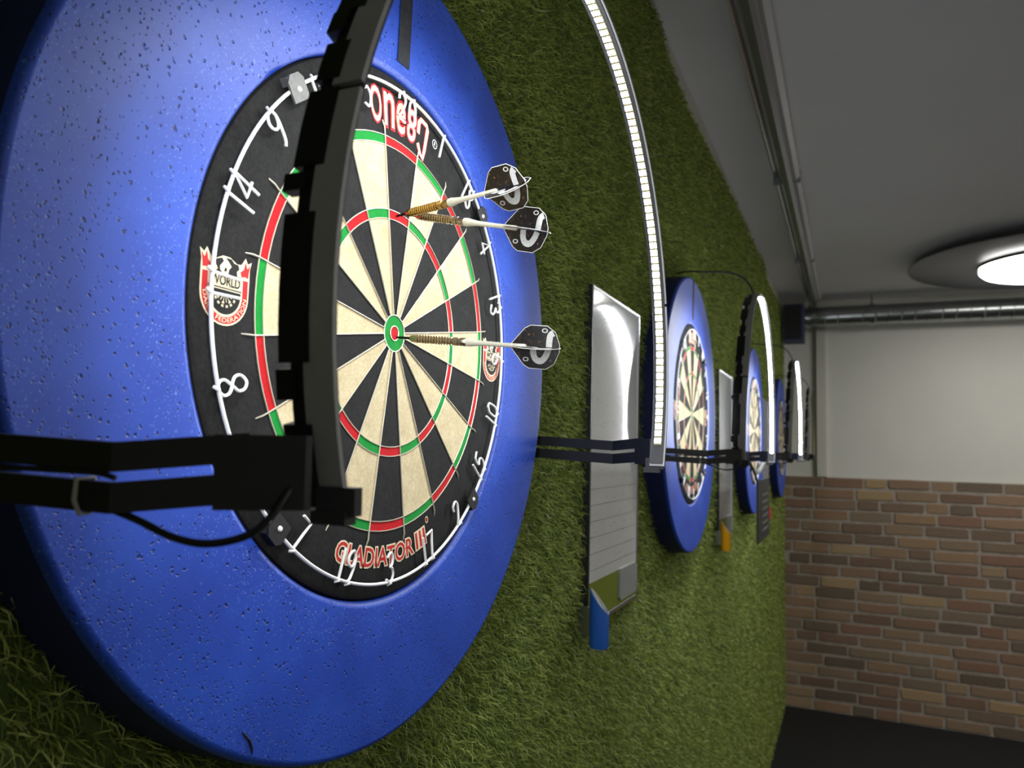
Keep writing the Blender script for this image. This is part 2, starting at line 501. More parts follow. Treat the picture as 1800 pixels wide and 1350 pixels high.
# ------------------------------------------------------------------ artificial turf
TOP = [(-3, .93), (0.6, .95), (1.19, .945), (1.285, .905), (1.51, .882), (1.84, .893), (2.43, .917), (3.0, .912), (3.64, .932), (3.8, .876), (4.2, .885), (4.55, .892), (5, .90)]
def turf_top(Y): return np.interp(Y, [a for a, b in TOP], [b for a, b in TOP])
def make_turf():
    P = []; W = []; LN = []
    # (y0,y1,z0,z1,density,width)
    for y0, y1, z0, z1, dens, wd in ((-0.95, -0.46, -1.75, 0.95, 20000, .0020), (-0.46, 0.45, 0.75, 0.95, 30000, .0017), (-0.46, 1.0, -1.75, -0.83, 18000, .0021), (1.0, 1.8, -1.75, -1.25, 15000, .0024), (-0.46, 0.45, -0.80, 0.75, 62000, .00125), (0.45, 1.0, -0.85, 0.95, 52000, .00135), (1.0, 1.8, -1.25, 0.95, 29000, .0018), (1.8, 2.8, -1.70, 0.95, 18000, .0024), (2.8, 4.93, -1.75, 0.95, 10000, .0034)):
        n = int((y1 - y0) * (z1 - z0) * dens)
        y = RNG.uniform(y0, y1, n); z = RNG.uniform(z0, z1, n)
        ok = z < turf_top(y) - 0.003 + RNG.normal(0, 0.004, n)
        for k in range(4):
            ok &= np.hypot(y - k * S, z) > 0.325
        y = y[ok]; z = z[ok]
        P.append(np.c_[np.full(len(y), -0.050), y, z]); W.append(np.full(len(y), wd)); LN.append(RNG.uniform(0.014, 0.025, len(y)))
    P = np.concatenate(P); W = np.concatenate(W); LN = np.concatenate(LN)
    n = len(P)
    # patchy lean of the pile
    ph = np.sin(P[:, 1] * 23 + 3 * np.sin(P[:, 2] * 11)) * 0.35
    d1 = np.c_[np.full(n, 1.0), RNG.normal(0.0, 0.45, n) + 0.1 + 0.2 * ph, RNG.normal(-0.30, 0.45, n)]
    d1 /= np.linalg.norm(d1, axis=1)[:, None]
    d2 = d1 + np.c_[RNG.uniform(-0.9, -0.2, n), RNG.normal(0.05, 0.7, n), RNG.normal(-0.55, 0.6, n)]
    d2 /= np.linalg.norm(d2, axis=1)[:, None]
    # blades must not reach beyond the pile height
    sd = np.cross(d1, RNG.normal(0, 1, (n, 3))); sd /= np.linalg.norm(sd, axis=1)[:, None]
    A = P; B = P + d1 * (LN * 0.55)[:, None]; C = B + d2 * (LN * 0.5)[:, None]
    hw = sd * (W / 2)[:, None]
    V = np.empty((n, 5, 3), np.float32)
    V[:, 0] = A - hw; V[:, 1] = A + hw; V[:, 2] = B + hw * 0.9; V[:, 3] = B - hw * 0.9; V[:, 4] = C
    me = bpy.data.meshes.new('artificial_turf')
    me.vertices.add(n * 5); me.vertices.foreach_set('co', V.ravel())
    base = (np.arange(n) * 5)[:, None]
    loops = np.concatenate([base + np.array([[0, 1, 2, 3]]), base + np.array([[3, 2, 4]])], axis=1).astype(np.int32)
    me.loops.add(n * 7); me.loops.foreach_set('vertex_index', loops.ravel())
    me.polygons.add(n * 2)
    st = np.empty((n, 2), np.int32); st[:, 0] = np.arange(n) * 7; st[:, 1] = st[:, 0] + 4
    me.polygons.foreach_set('loop_start', st.ravel())
    at = me.attributes.new('rnd', 'FLOAT', 'POINT')
    r = np.clip(RNG.beta(2, 2.6, n) + 0.10 * ph, 0, 1)
    at.data.foreach_set('value', np.repeat(r, 5).astype(np.float32))
    me.materials.append(M['blade'])
    me.update(calc_edges=True); me.validate()
    return me
turf = link('artificial_turf', make_turf())
turf.location = (0, 0, H)
tag(turf, 'green artificial grass covering the whole left wall behind the dartboards', 'turf', kind='stuff')
bk = MB(); ys = np.linspace(YB, DW - 0.03, 60)
vs = []; fs = []
for i, y in enumerate(ys):
    zt = float(turf_top(y)) - 0.004
    for x in (-0.052, -0.0495):
        vs += [(x, y, -H), (x, y, zt)]
for i in range(len(ys) - 1):
    a = i * 4; b = a + 4
    fs += [(a+2, b+2, b+3, a+3), (a+1, a+3, b+3, b+1)]
tb = bk.add(vs, fs).build('turf_backing', M['turf_back'], turf)
tb['kind'] = 'stuff'

# ================================================================== DART LANE
WHICH = ['nearest the camera, with three darts in its board', 'second along the grass wall', 'third along the grass wall', 'farthest along, beside the brick corner']

# ---- surround
def make_surround():
    pr = [(0.2262, -0.040), (0.2262, -0.004), (0.2270, -0.0005), (0.2290, 0.0010), (0.2310, 0.0018), (0.2316, 0.00185), (0.26, 0.0026), (0.30, 0.0034), (0.3380, 0.0040), (0.3385, 0.0040),
          (0.3405, 0.0035), (0.3421, 0.0022), (0.3430, 0.0004), (0.3435, -0.0018), (0.3436, -0.0024), (0.3450, -0.020), (0.3455, -0.044), (0.30, -0.046), (0.24, -0.046)]
    root = empty('dartboard_surround', (0, 0, H), 'x', 'surround', 'blue foam surrounds')
    k = [i for i, p_ in enumerate(pr) if p_[0] > 0.3434][0]
    MB().lathe(pr[-2:] + pr[:k + 1], 160, 'X').build('foam_ring', M['foam'], root, True, 50)
    MB().lathe(pr[k:-1], 160, 'X').build('ring_side', M['foam_side'], root, True, 50)
    t = MB()
    # black tape strip running up from the board to the rim
    rr = [0.240, 0.255, 0.27, 0.29, 0.31, 0.325, 0.3383, 0.3405, 0.3423, 0.3436]
    xx = [0.0031, 0.0034, 0.0037, 0.0040, 0.0043, 0.0044, 0.0045, 0.0040, 0.0027, -0.0012]
    vs = []; fs = []
    for r, x in zip(rr, xx):
        for y in (-0.0155, 0.0035): vs.append((x, y, math.sqrt(r*r - y*y)))
    for i in range(len(rr) - 1): fs.append((2*i, 2*i+1, 2*i+3, 2*i+2))
    t.add(vs, fs).build('tape_strip', M['tape'], root, True)
    return root

# ---- dartboard
SEQ = [20, 1, 18, 4, 13, 6, 10, 15, 2, 17, 3, 19, 7, 16, 8, 11, 14, 9, 12, 5]
def sector_mesh(r0, r1, mat, x1, name):
    a = RAD(9) - 0.0002 / r1; n = 4 if r1 > 0.05 else 3
    mb = MB()
    pol = [(r1 * math.sin(-a + 2*a*i/n), r1 * math.cos(-a + 2*a*i/n)) for i in range(n + 1)] + \
          [(r0 * math.sin(a - 2*a*i/n), r0 * math.cos(a - 2*a*i/n)) for i in range(n + 1)]
    mb.prism(pol[::-1], -0.004, x1)
    return mb.mesh(name, mat)

DIG = {
 '0': [[(.3,1),(.1,.85),(.06,.5),(.1,.15),(.3,0),(.5,.15),(.54,.5),(.5,.85),(.3,1),(.22,1.02)]],
 '1': [[(.3,0),(.3,1.0)]],
 '2': [[(.06,.72),(.1,.92),(.3,1),(.5,.9),(.53,.72),(.42,.5),(.2,.25),(.06,.03),(.3,.0),(.55,.0)]],
 '3': [[(.06,.85),(.2,.99),(.4,.98),(.5,.8),(.44,.6),(.28,.52),(.46,.45),(.54,.25),(.44,.05),(.25,0),(.06,.12)]],
 '4': [[(.42,0),(.42,1.0),(.04,.35),(.58,.35)]],
 '5': [[(.5,1),(.14,1),(.1,.58),(.3,.64),(.5,.52),(.54,.3),(.44,.07),(.25,0),(.06,.1)]],
 '6': [[(.46,1),(.22,.8),(.08,.45),(.08,.2),(.2,.02),(.4,.02),(.53,.2),(.5,.4),(.34,.5),(.16,.44),(.08,.3)]],
 '7': [[(.04,1),(.56,1),(.42,.6),(.24,0)]],
 '8': [[(.3,.52),(.12,.68),(.12,.88),(.3,1),(.48,.88),(.48,.68),(.3,.52),(.1,.34),(.1,.12),(.3,0),(.5,.12),(.5,.34),(.3,.52)]],
 '9': [[(.16,0),(.36,.14),(.5,.5),(.52,.8),(.4,.98),(.2,.98),(.07,.8),(.1,.6),(.26,.5),(.44,.56),(.52,.74)]],
}
SHARP = {'1', '4', '7'}
def numeral(num, ang, inward):
    """wire numeral at clock angle ang (radians), tops outward or inward"""
    mb = MB(); st = str(num); hgt = 0.0245; wd = 0.0235
    gap = 0.0125 if '1' in st else 0.0165
    r_mid = 0.2005
    for k, ch in enumerate(st):
        off = (k - (len(st) - 1) / 2) * gap
        for line in DIG[ch]:
            pts = line if ch in SHARP else smooth_pts(line, 4)
            P = []
            for u, v in pts:
                uu = (u - 0.3) * wd + off; vv = (v - 0.5) * hgt
                if inward:
                    r = r_mid - vv; a = ang - uu / r_mid
                else:
                    r = r_mid + vv; a = ang + uu / r_mid
                P.append((0.0052 + 0.0006 * math.sin(u * 9), r * math.sin(a), r * math.cos(a)))
            mb.tube(P, 0.00115, 6)
            # little hook that clamps the digit on the ring
            u0 = off
            a = ang + (-u0 if inward else u0) / r_mid
            mb.tube([(0.0052, (r_mid + hgt/2 - .001) * math.sin(a), (r_mid + hgt/2 - .001) * math.cos(a)),
                     (0.0066, 0.2135 * math.sin(a), 0.2135 * math.cos(a)),
                     (0.0040, 0.2150 * math.sin(a + .012), 0.2150 * math.cos(a + .012))], 0.00115, 6)
    return mb

def emblem(cy, flip=False):
    mb = MB()
    k = 0.001
    def P(pts, x, mi):
        mb.cur = mi
        mb.prism([(cy + u*k, v*k) for u, v in pts], 0.0, x)
    def arc(r, a0, a1, n, cv=-4):
        return [(r * math.sin(RAD(a0 + (a1-a0)*i/n)), cv - r * math.cos(RAD(a0 + (a1-a0)*i/n))) for i in range(n + 1)]
    # 0 cream, 1 red, 2 black   (points counter-clockwise seen from the front)
    shield = arc(20.5, -88, 88, 16) + [(20.7, 8), (20.5, 15), (22, 21), (18.5, 19), (16.5, 22.5), (13, 17.5), (9, 17), (3, 20), (-3, 20), (-9, 17), (-13, 17.5), (-16.5, 22.5), (-18.5, 19), (-22, 21), (-20.5, 15), (-20.7, 8)]
    P(shield, .0004, 0)
    band = arc(19.2, -90, 90, 18) + [(19.2, 7.5), (15.0, 7.5)] + arc(15.0, 90, -90, 18) + [(-15.0, 7.5), (-19.2, 7.5)]
    P(band, .0006, 1)
    P(arc(13.2, -84, 84, 14) + [(13.2, -1.8), (-13.2, -1.8)], .0006, 2)
    # dartboard fields on the black half disc
    for a in range(-60, 61, 24):
        for r0, r1, wd in ((3.2, 6.4, 3.0), (8.2, 9.8, 6.0)):
            a0, a1 = RAD(a - wd), RAD(a + wd)
            q = [(r1*math.sin(a0), -3.2 - r1*math.cos(a0)), (r1*math.sin(a1), -3.2 - r1*math.cos(a1)), (r0*math.sin(a1), -3.2 - r0*math.cos(a1)), (r0*math.sin(a0), -3.2 - r0*math.cos(a0))]
            P(q, .0008, 0)
        a0, a1 = RAD(a - 8), RAD(a + 8)
        if (a // 24) % 2: P([(7.6*math.sin(a0), -3.2 - 7.6*math.cos(a0)), (7.6*math.sin(a1), -3.2 - 7.6*math.cos(a1)), (6.2*math.sin(a1), -3.2 - 6.2*math.cos(a1)), (6.2*math.sin(a0), -3.2 - 6.2*math.cos(a0))], .0008, 0)
    P([(-14, -.9), (14, -.9), (14, -.3), (-14, -.3)], .0006, 2)
    mb.cur = 2
    add_text(mb, 'WORLD', lambda u, v: (cy + u, v + 0.0012), .0007, .0245, .0062, .012)
    P([(-13, 8.2), (14, 8.2), (14, 8.8), (3, 8.8), (-13, 8.8)], .0006, 2)
    # land masses above the word
    for poly in ([(-9, 8.6), (-3, 8.8), (-5.2, 10.5), (-5.5, 13), (-2.5, 16.5), (-4, 18.4), (-9, 16.6), (-12.2, 17), (-8.6, 13.4), (-7, 11)],
                 [(2, 9), (9.5, 8.6), (9, 12), (11, 14), (10, 16.6), (6.5, 16.8), (4, 19), (-.5, 19), (2.5, 16.4), (4.6, 14.2), (2.6, 12)],
                 [(-1.6, 10), (.2, 10.4), (.4, 12.4), (-1, 12.6)]):
        P(poly, .0006, 2)
    for sgn in (-1, 1):
        fl = [(13.5, 9.5), (16.5, 10.2), (19.2, 9.6), (19.6, 13.5), (20.6, 18.6), (18.3, 15.6), (17.4, 17.2), (16.6, 20), (15.2, 14.6), (12.4, 12.6)]
        pl = [(sgn * u, v) for u, v in fl]
        P(pl if sgn > 0 else pl[::-1], .0006, 1)
    # band lettering
    mb.cur = 0
    def bandmap(u, v):
        r = 0.0184 - v; a = u / 0.0172
        return (cy + r * math.sin(a), -0.004 - r * math.cos(a))
    add_text(mb, 'DARTS FEDERATION', bandmap, .0008, .0525, .0029, .006)
    return mb

def make_board():
    root = empty('dartboard', (0, 0, H), 'x', 'dartboard', 'sisal dartboards')
    pr = [(0.0001, -0.0035), (0.1697, -0.0035), (0.1703, 0.0), (0.2215, 0.0), (0.2243, -0.0012), (0.2255, -0.0045), (0.2258, -0.038), (0.0001, -0.038)]
    MB().lathe(pr, 128, 'X').build('board_body', M['blacks'], root, True, 40)
    specs = [(0.0162, 0.0988, 0), (0.0992, 0.1068, 1), (0.1072, 0.1618, 0), (0.1622, 0.1696, 1)]
    for r0, r1, ring in specs:
        ma = sector_mesh(r0, r1, M['reds'] if ring else M['blacks'], 0.0, 'segment')
        mc = sector_mesh(r0, r1, M['greens'] if ring else M['cream'], 0.0, 'segment')
        nm = {0.0162: 'inner_single_segment', 0.0992: 'treble_segment', 0.1072: 'outer_single_segment', 0.1622: 'double_segment'}[r0]
        for k in range(20):
            o = link(nm, ma if k % 2 == 0 else mc, root)
            o.rotation_euler = (-RAD(18 * k), 0, 0)
    ob = MB().lathe([(0.0066, -0.003), (0.0066, 0.0), (0.0157, 0.0), (0.0157, -0.003)], 32, 'X').build('outer_bull', M['greens'], root)
    MB().lathe([(0.00005, 0.0002), (0.0061, 0.0002), (0.0061, -0.003)], 24, 'X').build('bullseye', M['reds'], root)
    # spider: radial wires and rings
    sp = MB()
    for k in range(20):
        a = RAD(9 + 18 * k)
        bend = random.uniform(-.006, .006)
        pts = [(0.0006, r * math.sin(a), r * math.cos(a)) for r in (0.0165, 0.06, 0.107, 0.1702)] + [(0.0011, 0.177 * math.sin(a + bend), 0.177 * math.cos(a + bend)), (-0.0002, 0.1825 * math.sin(a + 2*bend), 0.1825 * math.cos(a + 2*bend))]
        sp.tube(pts, [.00062, .00062, .00062, .0007, .0008, .0006], 6)
    for r in (0.0064, 0.0160, 0.0990, 0.1070, 0.1620, 0.1700):
        n = 96 if r > 0.05 else 32
        sp.tube([(0.0004, r * math.sin(2*PI*i/n), r * math.cos(2*PI*i/n)) for i in range(n)], 0.00055, 5, closed=True)
    sp.build('spider', M['wire'], root, True)
    # number ring
    nr = MB(); n = 144
    nr.tube([(0.0052, 0.2125 * math.sin(2*PI*i/n), 0.2125 * math.cos(2*PI*i/n)) for i in range(n)], 0.0014, 8, closed=True)
    ring = nr.build('number_ring', M['white_wire'], root, True)
    for k, num in enumerate(SEQ):
        numeral(num, RAD(18 * k), 6 <= k <= 13).build('numeral', M['white_wire'], ring, True)
    # ring clips
    for a, steel in ((-43.5, True), (45.5, False), (135.5, False), (-137.5, False)):
        c = MB(); s_ = 0.0095 if steel else 0.009
        mt = Matrix.Rotation(-RAD(a + (6 if steel else 0)), 4, 'X')
        ctr = Vector((0.0, 0.2125 * math.sin(RAD(a)), 0.2125 * math.cos(RAD(a))))
        body = MB()
        prof = [(-s_, -s_), (s_, -s_), (s_, s_*.55), (s_*.55, s_), (-s_*.55, s_), (-s_, s_*.55)]
        body.prism(prof, 0.0062, 0.0078)
        body.box((0.0, -s_*.8, s_*.25), (0.0064, s_*.8, s_*.9))
        body.v = [tuple(mt @ Vector(v) + ctr) for v in body.v]
        co = body.build('ring_clip', M['clip_steel'] if steel else M['clip_black'], root)
        rv = MB().lathe([(0.00005, 0.0092), (0.0016, 0.0089), (0.0022, 0.0076)], 14, 'X')
        rv.v = [tuple(mt @ Vector((v[0], v[1], v[2] - s_*.15)) + ctr) for v in rv.v]
        rv.build('rivet', M['white_wire'], co, True)
    # printed maker's name at the top
    r0 = 0.1795
    def topmap(u, v):
        r = r0 + v; a = u / (r0 + 0.012)
        return (r * math.sin(a), r * math.cos(a))
    pm = MB()
    for mi, off, x in ((0, 0.055, .0004), (1, 0.012, .0006)):
        pm.cur = mi
        for chh, uc, wd, hh in (('O', -.0415, .0155, .0285), ('n', -.0215, .0150, .0275), ('e', -.0030, .0140, .0260), ('8', .0150, .0140, .0285)):
            add_text(pm, chh, lambda u, v, uc=uc: topmap(u + uc, v + .0005), x, wd, hh, off)
        gl = [(.0265, .013), (.0262, .024), (.029, .0285), (.0385, .0285), (.0405, .025), (.0405, .004), (.0395, -.006), (.0330, -.003), (.0275, .004)]
        L, Rr = ribbon(gl, .0066 if mi == 0 else .0046)
        vs = [(x,) + topmap(*p) for p in L] + [(x,) + topmap(*p) for p in Rr]
        nn = len(gl); fq = [(i, i+1, nn+i+1, nn+i) for i in range(nn - 1)]
        pm.add(vs, face_front(vs, fq))
    # the red line cut through the middle of the last letters
    pm.cur = 0
    vs = []
    for i in range(9):
        u = -.0105 + .033 * i / 8
        for v in (.0135, .0145): vs.append((.0008,) + topmap(u, v))
    fq = [(2*i, 2*i+2, 2*i+3, 2*i+1) for i in range(8)]
    pm.add(vs, face_front(vs, fq))
    pm.build('maker_print', [M['pr_red'], M['pr_cream']], root)
    rg = MB()
    add_text(rg, 'R', lambda u, v: topmap(u + .0555, v + .019), .0005, .0028, .0042, .02)
    cc = topmap(.0555, .021); n = 20
    vs = []; fs_ = []
    for i in range(n):
        a = 2*PI*i/n
        for r in (.0037, .0046): vs.append((.0005, cc[0] + r*math.cos(a), cc[1] + r*math.sin(a)))
    for i in range(n):
        j = (i+1) % n; fs_.append((2*i, 2*i+1, 2*j+1, 2*j))
    rg.add(vs, face_front(vs, fs_)).build('registered_mark', M['pr_white'], root)
    # model name at the bottom
    r1 = 0.1985
    def botmap(u, v):
        r = r1 - v; a = PI - u / 0.190
        return (r * math.sin(a), r * math.cos(a))
    gm = MB()
    for mi, off, x in ((0, 0.075, .0004), (1, 0.012, .0006)):
        gm.cur = mi
        add_text(gm, 'GLADIATOR', lambda u, v: botmap(u - .0135, v), x, .113, .0150, off)
        add_text(gm, 'III', lambda u, v: botmap(u + .057, v + .0005), x, .0160, .0150, off)
    gm.cur = 0
    for sx, sy in ((.0036, .0062), (.0054, .0040)):
        pts = [(.0725 - sx/2, .020 - sy/2), (.0725 + sx/2, .020 - sy/2), (.0725 + sx/2, .020 + sy/2), (.0725 - sx/2, .020 + sy/2)]
        vs = [(.0004,) + botmap(*p_) for p_ in pts]; gm.add(vs, face_front(vs, [(0, 1, 2, 3)]))
    gm.cur = 1
    for sx, sy in ((.0009, .0040), (.0034, .0010)):
        pts = [(.0725 - sx/2, .020 - sy/2), (.0725 + sx/2, .020 - sy/2), (.0725 + sx/2, .020 + sy/2), (.0725 - sx/2, .020 + sy/2)]
        vs = [(.0006,) + botmap(*p_) for p_ in pts]; gm.add(vs, face_front(vs, [(0, 1, 2, 3)]))
    gm.build('model_print', [M['pr_cream'], M['pr_red']], root)
    for cy in (-0.1965, 0.1965):
        emblem(cy).build('emblem', [M['pr_cream'], M['pr_red'], M['pr_black']], root)
    return root

# ---- arched LED light
def swing(a):
    # the lower left length of the arch leans a little towards the wall
    return -0.008 * min(1.0, max(0.0, (-math.degrees(a) - 68) / 42))
CZ = -0.015
def make_light():
    root = empty('arched_dartboard_light', (0, 0, H), 'x', 'light', 'arched dartboard lights')
    # outer band in four lengths
    for a0, a1, dr in ((-110, -75.3, .0), (-74.7, -0.3, .0006), (0.3, 74.7, .0006), (75.3, 110, .0)):
        MB().arc_band(0.3022 + dr, 0.3048 + dr, 0.157, 0.1725 if a0 < 0 else 0.1735, RAD(a0), RAD(a1), max(6, int((a1 - a0) / 3)), CZ, swing).build('outer_band', M['band'], root, True, 40)
    # black carrier on the wall side with clips and connector blocks
    cb = MB()
    cb.arc_band(0.2995, 0.3038, 0.1495, 0.1585, RAD(-109), RAD(-10), 40, CZ, swing)
    blocks = [(-110, -103, .1450, .160), (-101, -98.5, .1428, .153), (-98, -86, .1445, .1605), (-84, -82.5, .1415, .153), (-82, -75, .1455, .1615), (-74, -70, .147, .160), (-68.5, -66, .1435, .153), (-66, -56, .1445, .161), (-54, -50, .147, .160),
              (-46, -38, .145, .160), (-34, -22, .1445, .161), (-18, -10, .145, .160)]
    for a0, a1, x0, x1 in blocks:
        cb.arc_band(0.2990, 0.3056, x0, x1, RAD(a0), RAD(a1), max(2, int((a1-a0)/3)), CZ, swing)
    MB().arc_band(0.3008, 0.3021, 0.1575, 0.1718, RAD(-109.5), RAD(109.5), 80, CZ, swing).build('inner_liner', M['liner'], root, True, 40)
    cb.build('led_carrier', M['blackpl'], root)
    MB().arc_band(0.2999, 0.3009, 0.1610, 0.1690, RAD(-105.5), RAD(105.5), 80, CZ, swing).build('led_tape', M['ledtape'], root, True, 40)
    # arms: two flat bars each side, cranked, joined at a plate
    for sd in (-1, 1):
        path = [(-0.046, 0.366), (0.097, 0.346), (0.140, 0.3185)]; dz = [0.0025, -0.0035, 0.001]
        for z0, z1, nm in ((-0.1003, -0.0885, 'upper_arm_bar'), (-0.1165, -0.1043, 'lower_arm_bar')):
            b = MB(); th = 0.0022; vs = []; fs = []
            P2 = [Vector(p_) for p_ in path]
            for i in range(3):
                t = (P2[min(i+1, 2)] - P2[max(i-1, 0)]).normalized(); nrm = Vector((-t.y, t.x)) * th
                for q_ in (P2[i] + nrm, P2[i] - nrm):
                    for z in (z0, z1): vs.append((q_.x, sd * q_.y, z + dz[i]))
            for i in range(2):
                a = i*4; c = a + 4
                fs += [(a, c, c+1, a+1), (a+3, c+3, c+2, a+2), (a+1, c+1, c+3, a+3), (a+2, c+2, c, a)]
            fs += [(0, 1, 3, 2), (8, 10, 11, 9)]
            if sd < 0: fs = [f[::-1] for f in fs]
            b.add(vs, fs).build(nm, M['arm'], root)
        pl = MB()
        q = [(0.130, 0.3215), (0.130, 0.3275), (0.160, 0.3085), (0.160, 0.3045), (0.152, 0.3045)]
        n = len(q)
        vs = [(x, sd*y, z) for z in (-0.1185, -0.0883) for x, y in q]
        fs = [tuple(range(n))[::-1], tuple(range(n, 2*n))] + [(i, (i+1) % n, n + (i+1) % n, n + i) for i in range(n)]
        if sd > 0: pass
        else: fs = [f[::-1] for f in fs]
        pl.add(vs, fs)
        pl.build('joining_plate', M['arm'], root)
        ec = MB().box((0.152, sd*0.2855, -0.122), (0.172, sd*0.291, -0.110))
        ec.box((0.150, sd*0.284, -0.126), (0.168, sd*0.292, -0.1205))
        ec.build('end_cap', M['liner'], root)
        ft = MB().box((-0.046, sd*0.352, -0.124), (-0.040, sd*0.386, -0.081))
        ft.build('wall_foot', M['arm'], root)
    # cable under the near arm, cable clipped along the lower bar, tie, lead to the wall at the top
    Yc = -0.332
    MB().tube(smooth_pts([(0.088, -.3445, -.1172), (0.105, -.341, -.1225), (0.1215, -.338, -.1285), (0.135, -.333, -.1305), (0.1475, -.325, -.1270), (0.153, -.318, -.119), (0.1545, -.312, -.111), (0.1545, -.306, -.106)], 6), 0.0016, 8).build('hanging_cable', M['cable'], root, True)
    MB().tube(smooth_pts([(-0.046, -.3685, -.1035), (0.02, -.3592, -.1031), (0.07, -.3525, -.1036), (0.092, -.3495, -.1042), (0.100, -.348, -.106)], 5), 0.0012, 8).build('clipped_cable', M['cable'], root, True)
    tp = [(0.084, -.3525, -.1065), (0.084, -.3530, -.1150), (0.084, -.3505, -.1205), (0.084, -.3460, -.1205), (0.084, -.3445, -.1150), (0.084, -.3450, -.1065)]
    MB().tube(tp, 0.0010, 6, closed=True).build('zip_tie', M['tie'], root, True)
    MB().tube(smooth_pts([(-0.046, 0.0, .362), (-0.01, 0.0, .366), (0.03, 0.0, .362), (0.09, 0.0, .356), (0.13, 0.0, .335), (0.150, 0.0, .300), (0.152, 0.0, .288)], 6), 0.0022, 8).build('power_lead', M['cable'], root, True)
    return root
def led_box():
    b = MB().box((-0.0034, -0.0028, 0), (0.0034, 0.0028, 0.0014))
    b.mi = [0, 1, 1, 1, 1, 1]      # only the face towards the centre glows
    return b
NLED = 133
LED_ANG = [RAD(-104.6 + 209.2 * i / (NLED - 1)) for i in range(NLED)]
def led_local(a, r=0.2985):
    return (0.165 + swing(a), r * math.sin(a), r * math.cos(a) + CZ)
def add_leds_single(root):
    me = led_box().mesh('led_chip', [M['led'], M['led_off']])
    for a in LED_ANG:
        o = link('led_chip', me, root)
        o.location = led_local(a); o.rotation_euler = (-a, 0, 0)
def add_leds_joined(root, mat):
    mb = MB()
    for a in LED_ANG:
        b = led_box(); mt = Matrix.Translation(led_local(a)) @ Matrix.Rotation(-a, 4, 'X')
        mb.add([tuple(mt @ Vector(v)) for v in b.v], b.f); mb.mi[-6:] = b.mi
    o = mb.build('led_row', [mat, M['led_off']], root); o['kind'] = 'stuff'

# ---- score board
def make_score():
    root = empty('scoreboard', (0, 0, H), 'x', 'scoreboard', 'white scoreboards on the grass wall')
    y0, y1, z0, z1 = 0.660, 0.966, -0.384, 0.180
    MB().box((-0.048, y0, z0), (-0.0340, y1, z1)).build('panel', M['board_white'], root)
    MB().box((-0.047, y0 - 0.006, z0 - .004), (-0.0325, y0, z1 + .004)).build('frame_rail', M['frame_dark'], root)
    MB().box((-0.047, y1, z0 - .004), (-0.0325, y1 + 0.006, z1 + .004)).build('frame_rail', M['alu'], root)
    MB().box((-0.047, y0, z0 - 0.006), (-0.0325, y1, z0)).build('frame_rail', M['alu'], root)
    MB().box((-0.047, y0, z1), (-0.0335, y1, z1 + 0.004)).build('frame_rail', M['alu'], root)
    for i in range(6):
        z = -0.163 - i * 0.0270
        MB().box((-0.0342, y0 + .004, z - 0.0006), (-0.0337, y1 - .004, z + 0.0006)).build('ruled_line', M['rule'], root)
    MB().box((-0.0342, y0 + .001, z0 + .001), (-0.0337, y1 - .001, -0.318)).build('green_footer', M['pr_green'], root)
    pd = MB()
    pts = [(0.846, -0.375), (0.952, -0.375), (0.959, -0.369), (0.959, -0.324), (0.952, -0.318), (0.846, -0.318), (0.838, -0.324), (0.838, -0.369)]
    pd.prism([(a, b) for a, b in pts], -0.0340, -0.0300)
    pd.build('eraser_pad', M['pad'], root)
    return root

# ---- pen cup with a slanted mouth
def make_cup(mat):
    root = empty('marker_cup', (0, 0, H), 'x', 'marker cup', 'slanted marker cups')
    n = 28; r = 0.0158; cx, cy = -0.008, 0.640
    zb = -0.412
    b = MB(); vs = []; fs = []
    for i in range(n):
        a = 2*PI*i/n; c, d = math.cos(a), math.sin(a)
        zt = -0.340 - 1.25 * r * (0.97 * c + 0.16 * d)
        vs += [(cx + r*.90*c, cy + r*.90*d, zb), (cx + r*c, cy + r*d, zb + 0.005), (cx + r*c, cy + r*d, zt), (cx + r*.88*c, cy + r*.88*d, zt + .0006), (cx + r*.88*c, cy + r*.88*d, zt - 0.012)]
    for i in range(n):
        j = (i + 1) % n
        for k in range(4): fs.append((i*5+k, j*5+k, j*5+k+1, i*5+k+1))
    fs.append(tuple(i*5 for i in range(n))[::-1])
    b.add(vs, fs).build('cup_body', mat, root, True, 40)
    li = MB(); vs = []; fs = []
    for i in range(n):
        a = 2*PI*i/n; c, d = math.cos(a), math.sin(a); zt = -0.340 - 1.25 * r * (0.97 * c + 0.16 * d)
        vs += [(cx + r*.875*c, cy + r*.875*d, zt + .001), (cx + r*.8*c, cy + r*.8*d, zt - .005)]
    for i in range(n):
        j = (i+1) % n; fs.append((2*i, 2*j, 2*j+1, 2*i+1))
    fs.append(tuple(2*i+1 for i in range(n)))
    li.add(vs, fs).build('cup_lining', M['cup_in'], root, True, 40)
    MB().box((-0.048, cy - .004, -0.395), (-0.022, cy + .004, -0.350)).build('cup_bracket', M['alu'], root)
    return root

ORD = ['nearest', 'second', 'third', 'farthest']
proto = {}
sur0 = make_surround(); brd0 = make_board(); lit0 = make_light(); sco0 = make_score(); cup0 = make_cup(M['cup_blue'])
surs = [sur0] + [copy_tree(sur0) for _ in range(3)]
brds = [brd0] + [copy_tree(brd0) for _ in range(3)]
lits = [lit0] + [copy_tree(lit0) for _ in range(3)]
scos = [sco0] + [copy_tree(sco0) for _ in range(2)]
cups = [cup0]
for mt in (M['cup_yellow'], M['cup_red']):
    cups.append(make_cup(mt))
add_leds_single(lits[0])
add_leds_joined(lits[1], M['led']); add_leds_joined(lits[2], M['led']); add_leds_joined(lits[3], M['led_off'])
SL = ['large speckled blue foam ring around the nearest dartboard', 'blue foam ring around the second dartboard, beyond the blue marker cup', 'blue foam ring around the third dartboard, beyond the yellow marker cup', 'dark blue foam ring farthest away, beyond the red marker cup']
